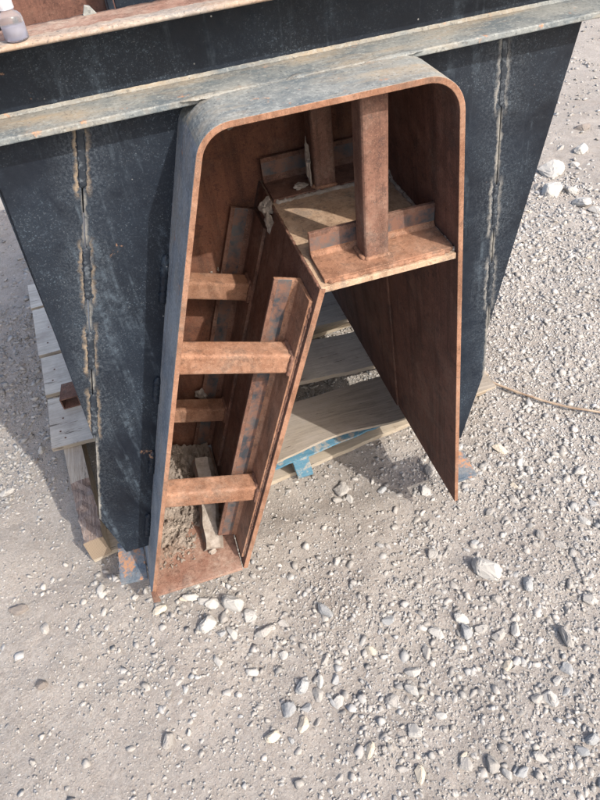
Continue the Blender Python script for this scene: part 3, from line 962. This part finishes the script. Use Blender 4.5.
# welds: lumpy beads along the seams
def bead(p0, p1, r, parent, mat='black', seed=0, name='weld_bead', flat=0.5, up=(0, 1, 0), rag=0.1):
    p0 = Vector(p0); p1 = Vector(p1)
    d = p1 - p0; L = d.length; d.normalize()
    yv = Vector(up); s = d.cross(yv).normalized()
    g = random.Random(seed)
    n = max(8, int(L / 0.0045)); m = 8
    V, F = [], []
    for i in range(n + 1):
        t = i / n
        e = min(1.0, math.sqrt(max(0.0, min(t, 1 - t) * L / r)) + 0.12)
        q = r * e * (1 + 0.13 * math.sin(i * 2.1 + seed) + g.uniform(-rag, rag))
        o = g.uniform(-1, 1) * r * rag
        for k in range(m):
            a = 2 * math.pi * k / m
            V.append(p0 + d * (L * t) + s * (q * math.cos(a) + o) + yv * (q * flat * math.sin(a)))
    for i in range(n):
        for k in range(m):
            j = (k + 1) % m
            F.append((i * m + k, i * m + j, (i + 1) * m + j, (i + 1) * m + k))
    F.append(tuple(range(m))); F.append(tuple(n * m + k for k in range(m)))
    return mesh_obj(name, V, F, mat, parent, smooth=True)
for i, (a, b) in enumerate(((1.118, 1.015), (0.912, 0.812), (0.744, 0.658), (0.598, 0.489))):
    bead(rake(seam_l(a), a, YP), rake(seam_l(b), b, YP), 0.0064, panel_l, 'weld', i, flat=0.32, rag=0.05)
for i, (a, b) in enumerate(((1.118, 0.99), (0.84, 0.74), (0.66, 0.55))):
    bead(rake(seam_r(a), a, YP), rake(seam_r(b), b, YP), 0.0048, panel_r, 'weld', i + 10, flat=0.2, rag=0.05)
for i, (a, b) in enumerate(((0.865, 0.765), (0.60, 0.53), (0.40, 0.33), (0.20, 0.12))):
    bead(rake(leg_l(a) - 0.006, a, YP - 0.003), rake(leg_l(b) - 0.006, b, YP - 0.003), 0.008, panel_l, 'black2', i + 20, flat=0.9)
# tack welds on the joint between flange and hood
for x0, x1, sd in ((0.36, 0.45, 31), (0.53, 0.57, 32), (0.66, 0.76, 33)):
    n = 14
    V, F = [], []
    for i in range(n + 1):
        x = x0 + (x1 - x0) * i / n
        e = 0.25 + min(1, 3 * min(i, n - i) / n)
        for k in range(5):
            a = math.pi * k / 4
            V.append((x, 0.1138 + 0.008 * e * math.cos(a) * (1 + 0.2 * math.sin(i * 2.3 + sd)), H - 0.001 + 0.003 * e * math.sin(a)))
    for i in range(n):
        for k in range(4):
            F.append((i * 5 + k, i * 5 + k + 1, (i + 1) * 5 + k + 1, (i + 1) * 5 + k))
    mesh_obj('weld_bead', V, F, 'flange', STEEL, smooth=True)

# inner mould: sloping plate, shelf, floor plate, back wall, right hand side plate
S0 = Vector((0.2445, 0, 0)); S1 = Vector((0.5216, 0, 0.81))
sd_ = (S1 - S0).normalized(); sn_ = Vector((-sd_.z, 0, sd_.x))     # along the slope, and out of its upper face
SL = (S1 - S0).length
def on_slope(t, nn, y): 
    p = S0 + sd_ * t + sn_ * nn
    return (p.x, y, p.z)
extrude('sloping_plate', [(0.0, 0.0), (SL, 0.0), (SL, -0.012), (0.0, -0.012)], lambda a, b, c: on_slope(a, b, c), 0.0, 1.3, ['rust', 'rust_bright'], STEEL, cap=1, bev=0.001)
extrude('shelf_plate', [(0.5245, 0.798), (0.788, 0.798), (0.788, 0.81), (0.5245, 0.81)], xz, 0.002, 1.3, ['rust_dusty', 'rust'], STEEL, bev=0.001)
extrude('floor_plate', [(0.012, 0.0), (0.2425, 0.0), (0.2425, 0.010), (0.015, 0.010)], xz, -0.004, 0.44, 'rust_floor', STEEL, bev=0.001)
bw = [(0.014, 0.012), (0.252, 0.012), (0.519, 0.814), (0.786, 0.814), (0.767, H - 0.023), (0.373, H - 0.023)]
extrude('back_wall', bw, xz, 0.446, 0.455, 'rust_wall', STEEL)
quad_plate('side_plate', [(0.8535, 0.398, 0.0), (0.858, 1.3, 0.0), (0.80, 1.3, 0.795), (0.797, 0.398, 0.795)], (-0.011, 0, 0.0), 'rust_dark')
# joint strip between hood leg and side plate
extrude('joint_weld', [(-0.003, -0.004), (0.003, -0.004), (0.003, 0.0), (-0.003, 0.0)], lambda a, b, c: (leg_r(c) - 0.0105 + b, 0.395 + a + 0.0015 * math.sin(c * 90), c), 0.004, 0.79, 'rust', STEEL, cuts=60)

def angle_iron(name, f, c0, c1, y_front, y_back, hgt, seed):
    """flat leg from y_front to y_back, standing leg at its rear; lower half of the standing face is bare mill scale"""
    t = 0.0085
    prof = [(y_front, 0.0004), (y_back, 0.0004), (y_back, hgt), (y_back - t, hgt), (y_back - t, hgt * 0.84), (y_back - t, hgt * 0.34), (y_back - t, t + 0.006), (y_back - t - 0.006, t), (y_front, t)]
    em = [0, 0, 1, 1, 2, 0, 0, 0, 0]
    return extrude(name, prof, f, c0, c1, ['rust_bright' if seed in (1, 3) else 'rust', 'rust', 'mill'], STEEL, em, cap=0, bev=0.0012)
fs = lambda a, b, c: (c, a, 0.81 + b)
fl = lambda a, b, c: on_slope(c, b, a)
angle_iron('angle_iron', fs, 0.535, 0.787, 0.012, 0.104, 0.056, 1)
angle_iron('angle_iron', fs, 0.527, 0.785, 0.338, 0.436, 0.062, 2)
angle_iron('angle_iron', fl, 0.035, 0.822, 0.012, 0.095, 0.056, 3)
angle_iron('angle_iron', fl, 0.035, 0.80, 0.335, 0.436, 0.062, 4)

def square_tube(name, f, c0, c1, mat):
    return extrude(name, rsq(0, 0, 0.048, 0.05, 0.007), f, c0, c1, mat, STEEL, cuts=1)
def flat_shade(o, ang=40):
    m = o.modifiers.new('edge_round', 'BEVEL'); m.width = 0.0008; m.segments = 1; m.limit_method = 'ANGLE'; m.angle_limit = R(50)
    return o
rungs, posts = [], []
for (yc, zc) in ((0.045, 0.631), (0.045, 0.259), (0.37, 0.592), (0.37, 0.216)):
    tc = zc / sd_.z
    base = S0 + sd_ * tc
    # distance to the left leg along the normal
    k = 0
    while (base + sn_ * k).x > leg_l((base + sn_ * k).z) + 0.009 and k < 0.6:
        k += 0.0005
    f = lambda a, b, c, base=base, yc=yc: tuple(base + sd_ * a + sn_ * c + Vector((0, yc + b, 0)))
    rungs.append(square_tube('rung', f, 0.0088, k, 'rust_bright'))
for yc in (0.066, 0.368):
    posts.append(square_tube('post', lambda a, b, c, yc=yc: (0.648 + a, yc + b, c), 0.8195, H - (0.0108 if yc < 0.1 else 0.022), 'rust'))

# fillet welds where the bars meet the plates
for q, (yc, zc) in enumerate(((0.045, 0.631), (0.045, 0.259), (0.37, 0.592), (0.37, 0.216))):
    t0 = zc / sd_.z
    for tt_, y0, y1 in ((t0 + 0.024, yc - 0.026, yc + 0.026), (t0 - 0.024, yc - 0.026, yc + 0.026)):
        bead(on_slope(tt_, 0.0095, y0), on_slope(tt_, 0.0095, y1), 0.0055, rungs[q], 'rust', q + 40, up=tuple(sn_), flat=0.9, rag=0.2)
    bead(on_slope(t0 - 0.026, 0.0095, yc - 0.028), on_slope(t0 + 0.026, 0.0095, yc - 0.028), 0.0055, rungs[q], 'rust', q + 44, up=tuple(sn_), flat=0.9, rag=0.2)
for q, yc in enumerate((0.066, 0.368)):
    bead((0.622, yc - 0.026, 0.8195), (0.674, yc - 0.026, 0.8195), 0.005, posts[q], 'rust_bright', q + 50, up=(0, 0, 1), flat=0.8, rag=0.2)
    bead((0.622, yc - 0.026, 0.8195), (0.622, yc + 0.026, 0.8195), 0.005, posts[q], 'rust_bright', q + 52, up=(0, 0, 1), flat=0.8, rag=0.2)
    bead((0.618, yc - 0.025, H - 0.013 - 0.011 * q), (0.678, yc - 0.025, H - 0.013 - 0.011 * q), 0.005, posts[q], 'rust', q + 54, up=(0, 0, 1), flat=0.8, rag=0.2)
bead(on_slope(0.04, 0.002, 0.0125), on_slope(0.815, 0.002, 0.0125), 0.0034, STEEL, 'rust', 60, up=tuple(sn_), flat=0.8, rag=0.25)
bead((0.54, 0.0115, 0.8115), (0.78, 0.0115, 0.8115), 0.0048, STEEL, 'rust_bright', 61, up=(0, 0, 1), flat=1.0, rag=0.3)
bead((0.53, 0.336, 0.8115), (0.78, 0.336, 0.8115), 0.005, STEEL, 'concrete', 62, up=(0, 0, 1), flat=1.0, rag=0.4)
bead((leg_r(0.812) - 0.012, 0.01, 0.8115), (leg_r(0.812) - 0.012, 0.33, 0.8115), 0.0045, STEEL, 'concrete', 63, up=(0, 0, 1), flat=1.0, rag=0.4)
bead(on_slope(0.855, 0.0, 0.01), on_slope(0.855, 0.0, 0.33), 0.004, STEEL, 'rust', 64, up=tuple(sn_), flat=0.8, rag=0.3)
# foot plates
extrude('foot_plate', [(-0.074, 0.062), (-0.002, 0.055), (-0.002, 0.19), (-0.07, 0.19)], lambda a, b, c: (a, b, c), -0.0, 0.009, 'foot', STEEL, bev=0.001)
extrude('foot_plate', [(0.858, 0.052), (0.943, 0.058), (0.946, 0.15), (0.858, 0.15)], lambda a, b, c: (a, b, c), 0.0, 0.008, 'foot', STEEL, bev=0.001)
# torn rusty toe at the foot of the sloping leg
extrude('toe_plate', [(0.0, -0.016), (0.018, -0.02), (0.017, 0.022), (0.006, 0.03)], xz, -0.008, -0.0015, 'rust', STEEL, bev=0.001)

# dried concrete stuck in the corners
def lump(name, c, r, seed, mat='concrete', parent=STEEL, jag=0.25):
    v, f = rock_shape(3, seed, 4, 1.0)
    g = np.random.default_rng(seed)
    ph = g.uniform(0, 9, 3)
    v = v * (1 + 0.22 * np.sin(v[:, :1] * 5 + ph[0]) * np.sin(v[:, 1:2] * 6 + ph[1]) + 0.15 * np.sin(v[:, 2:] * 9 + ph[2]))
    v = v + jag * 0.12 * g.normal(size=v.shape)
    r = tuple(q * 0.85 for q in r)
    v = v * np.array(r) + np.array(c)
    return mesh_obj(name, v, [tuple(q) for q in f], mat, parent)
lump('concrete_clump', (0.509, 0.345, 0.806), (0.018, 0.03, 0.034), 51)
lump('concrete_clump', (0.507, 0.315, 0.772), (0.012, 0.018, 0.03), 52)
lump('concrete_clump', (0.616, 0.352, 0.85), (0.008, 0.012, 0.034), 54)
lump('concrete_clump', (0.617, 0.365, 0.89), (0.006, 0.01, 0.03), 55)
lump('concrete_clump', (0.598, 0.354, 0.826), (0.02, 0.014, 0.009), 56)
lump('concrete_clump', (0.50, 0.442, 0.965), (0.02, 0.006, 0.013), 57)
lump('concrete_clump', (0.475, 0.442, 0.95), (0.012, 0.006, 0.01), 58)
lump('concrete_clump', (0.59, 0.442, 0.975), (0.03, 0.006, 0.006), 59)
lump('concrete_clump', (0.302, 0.075, 0.222), (0.017, 0.012, 0.007), 60)
lump('concrete_clump', (0.79, 0.33, 0.818), (0.008, 0.03, 0.012), 61)
lump('concrete_clump', (0.26, 0.425, 0.24), (0.018, 0.02, 0.03), 62)
lump('concrete_clump', (0.245, 0.42, 0.2), (0.02, 0.02, 0.025), 63)
for i in range(9):
    lump('concrete_clump', (0.27 + 0.02 * i + rnd.uniform(-.005, .005), 0.443, 0.585 + 0.006 * i + rnd.uniform(-0.012, 0.012)), (rnd.uniform(.003, .008), .004, rnd.uniform(.003, .008)), 70 + i)

# ------------------------------------------------------------------ loose things in the mould
def heap_h(x, y):
    u = (x - 0.02) / 0.212; v = (y - 0.075) / 0.355
    h = 0.003 + 0.075 * np.maximum(0, v - 0.1) ** 1.1 * (1 - 0.45 * u) - 0.045 * np.maximum(0, u - 0.35) * (1 - v)
    h = h + 0.026 * fbm(x, y, 0.055, 4) * np.minimum(1, v * 4) + 0.012 * fbm(x + 4, y, 0.016, 4, 0.7)
    return np.maximum(h, 0) * np.minimum(1, v * 6)
def dirt_heap():
    n = 110
    X, Y = np.meshgrid(np.linspace(0.02, 0.232, n), np.linspace(0.075, 0.43, n), indexing='ij')
    Hh = heap_h(X, Y)
    XX = X + LX * Hh * (1 - (X - 0.02) / 0.212) + 0.006
    V = np.stack([XX, Y, PZ + 0.0075 + Hh], -1).reshape(-1, 3)
    idx = np.arange(n * n).reshape(n, n)
    a, b, c, d = (q.ravel() for q in (idx[:-1, :-1], idx[1:, :-1], idx[1:, 1:], idx[:-1, 1:]))
    F = [np.stack([a, b, c], -1), np.stack([a, c, d], -1)]
    Vs = [V]; off = len(V)
    g = np.random.default_rng(8)
    for k in range(900):
        v, f = hull_shape(9, 4000 + k % 30, 0.7)
        x, y = g.uniform(0.022, 0.226), 0.06 + 0.36 * g.random()
        if x > 0.13 and y < 0.16 and g.random() < 0.85:
            continue
        r = 0.0015 + 0.007 * g.random() ** 3
        an = g.uniform(0, 6.28)
        h = float(heap_h(np.array([x]), np.array([y]))[0])
        p = v * r
        q = np.stack([p[:, 0] * math.cos(an) - p[:, 1] * math.sin(an) + x + 0.006 + LX * h * 0.6, p[:, 0] * math.sin(an) + p[:, 1] * math.cos(an) + y, p[:, 2] + PZ + 0.010 + h + r * 0.3], -1)
        Vs.append(q); F.append(f + off); off += len(q)
    me = bpy.data.meshes.new('dirt_heap')
    fast_mesh(me, np.concatenate(Vs).astype(np.float32), np.concatenate(F))
    me.materials.append(MATS['heap'])
    o = bpy.data.objects.new('dirt_heap', me)
    COL.objects.link(o)
    o['kind'] = 'stuff'
    tag(o, 'crumbly dirt heaped on the rusty floor plate behind the rungs', 'dirt')
dirt_heap()

# broken concrete coated angle lying on the heap
ba = Vector((0.178, 0.075, PZ + 0.014)); bb_ = Vector((0.222, 0.40, PZ + 0.135))
bd = (bb_ - ba).normalized(); bs = Vector((1, 0, 0)); bs = (bs - bd * bs.dot(bd)).normalized(); bn = bd.cross(bs) * -1
if bn.z < 0: bn = -bn
def fb(a, b, c): return tuple(ba + bd * c + bs * (a + 0.002 * math.sin(c * 70)) + bn * b)
bar = extrude('broken_bar', [(-0.024, -0.004), (-0.013, 0.022), (0.022, 0.017), (0.03, -0.002), (0.02, 0.004), (-0.012, 0.008)], fb, 0.0, (bb_ - ba).length * 0.74, ['mill', 'concrete'], None, emats=[0, 1, 1, 0, 0, 0], cap=1, cuts=24)
tag(bar, 'broken grey concrete coated bar lying inside the rusty compartment', 'bar')
lump('crusty_end', (0.187, 0.083, PZ + 0.02), (0.02, 0.018, 0.013), 91, parent=bar)
lump('crusty_end', (0.178, 0.07, PZ + 0.015), (0.012, 0.014, 0.009), 92, parent=bar)

# rusty tube under the hopper, on the deck
tb = empty('square_tube', (-0.2, 0.80, PZ), 'short rusty square tube lying on the pallet boards under the black hopper', 'steel tube')
tw, th, tt = 0.06, 0.045, 0.004
for (a0, a1, b0, b1) in ((0, tw, 0, tt), (0, tw, th - tt, th), (0, tt, tt, th - tt), (tw - tt, tw, tt, th - tt)):
    extrude('tube_wall', [(a0, b0), (a1, b0), (a1, b1), (a0, b1)], lambda a, b, c: (a + c * 0.1, c, b), 0.0, 0.08, 'rust', tb)

# small plastic bottle on the rim
def plastic(name, col, tr, rough):
    M = Mat(name, rough)
    M.color(M.mix(M.ramp(M.noise(40, 3), 0.4, 0.65, 0, 0.6), col, tuple(min(1, c * 1.2) for c in col)))
    M.b.inputs['Transmission Weight'].default_value = tr
    M.b.inputs['IOR'].default_value = 1.3
    MATS[name] = M.m
plastic('cloudy_plastic', (0.8, 0.8, 0.82), 0.9, 0.22)
plastic('milky_cap', (0.72, 0.72, 0.74), 0.6, 0.35)
plastic('violet_liquid', (0.5, 0.5, 0.6), 0.6, 0.3)
bot = empty('plastic_bottle', (0.164, 0.121, PZ + 1.2515), 'small cloudy plastic bottle standing on the dusty rim', 'bottle')
def lathe(name, prof, mat, parent, seg=24):
    V, F = [], []
    for r, z in prof:
        for k in range(seg):
            a = 2 * math.pi * k / seg
            V.append((r * math.cos(a), r * math.sin(a), z))
    for i in range(len(prof) - 1):
        for k in range(seg):
            j = (k + 1) % seg
            F.append((i * seg + k, i * seg + j, (i + 1) * seg + j, (i + 1) * seg + k))
    F.append(tuple(range(seg))); F.append(tuple((len(prof) - 1) * seg + k for k in range(seg)))
    return mesh_obj(name, V, F, mat, parent, smooth=True)
lathe('body', [(0.0125, 0.0), (0.0158, 0.002), (0.016, 0.025), (0.0155, 0.029), (0.012, 0.033), (0.0085, 0.0345), (0.0085, 0.037)], 'cloudy_plastic', bot)
lathe('liquid', [(0.012, 0.0025), (0.015, 0.0035), (0.0145, 0.018)], 'violet_liquid', bot)
lathe('cap', [(0.0095, 0.0372), (0.01, 0.038), (0.0098, 0.046), (0.0085, 0.048)], 'milky_cap', bot)

# thin stick on the gravel
def tube_path(name, pts, r, mat):
    pts = [Vector(p) for p in pts]
    V, F = [], []
    m = 7
    for i, p in enumerate(pts):
        d = (pts[min(i + 1, len(pts) - 1)] - pts[max(i - 1, 0)]).normalized()
        s = d.cross(Vector((0, 0, 1))).normalized(); u = s.cross(d)
        q = r * (1 - 0.35 * i / len(pts)) * (1 + 0.1 * math.sin(i * 1.7))
        for k in range(m):
            a = 2 * math.pi * k / m
            V.append(p + s * (q * math.cos(a)) + u * (q * math.sin(a)))
    for i in range(len(pts) - 1):
        for k in range(m):
            j = (k + 1) % m
            F.append((i * m + k, i * m + j, (i + 1) * m + j, (i + 1) * m + k))
    F.append(tuple(range(m))); F.append(tuple((len(pts) - 1) * m + k for k in range(m)))
    return mesh_obj(name, V, F, mat, None, smooth=True)
M = Mat('dry_brown_stick', 0.8)
M.color(M.mix(M.ramp(M.noise(30, 4), 0.4, 0.65), (0.24, 0.17, 0.12), (0.4, 0.32, 0.24)))
MATS['stick'] = M.m
ctrl = [(1.215, 0.50), (1.285, 0.405), (1.345, 0.335), (1.41, 0.275), (1.48, 0.223), (1.6, 0.15), (1.75, 0.085)]
pts = []
for i in range(len(ctrl) - 1):
    for k in range(5):
        t = k / 5
        x = ctrl[i][0] * (1 - t) + ctrl[i + 1][0] * t; y = ctrl[i][1] * (1 - t) + ctrl[i + 1][1] * t
        pts.append((x, y, float(ground_h(np.array([x]), np.array([y]))[0]) * 0.4 + 0.012))
tag(tube_path('dry_stick', pts, 0.0048, 'stick'), 'thin brown stick lying on the gravel beside the pallet corner', 'stick')
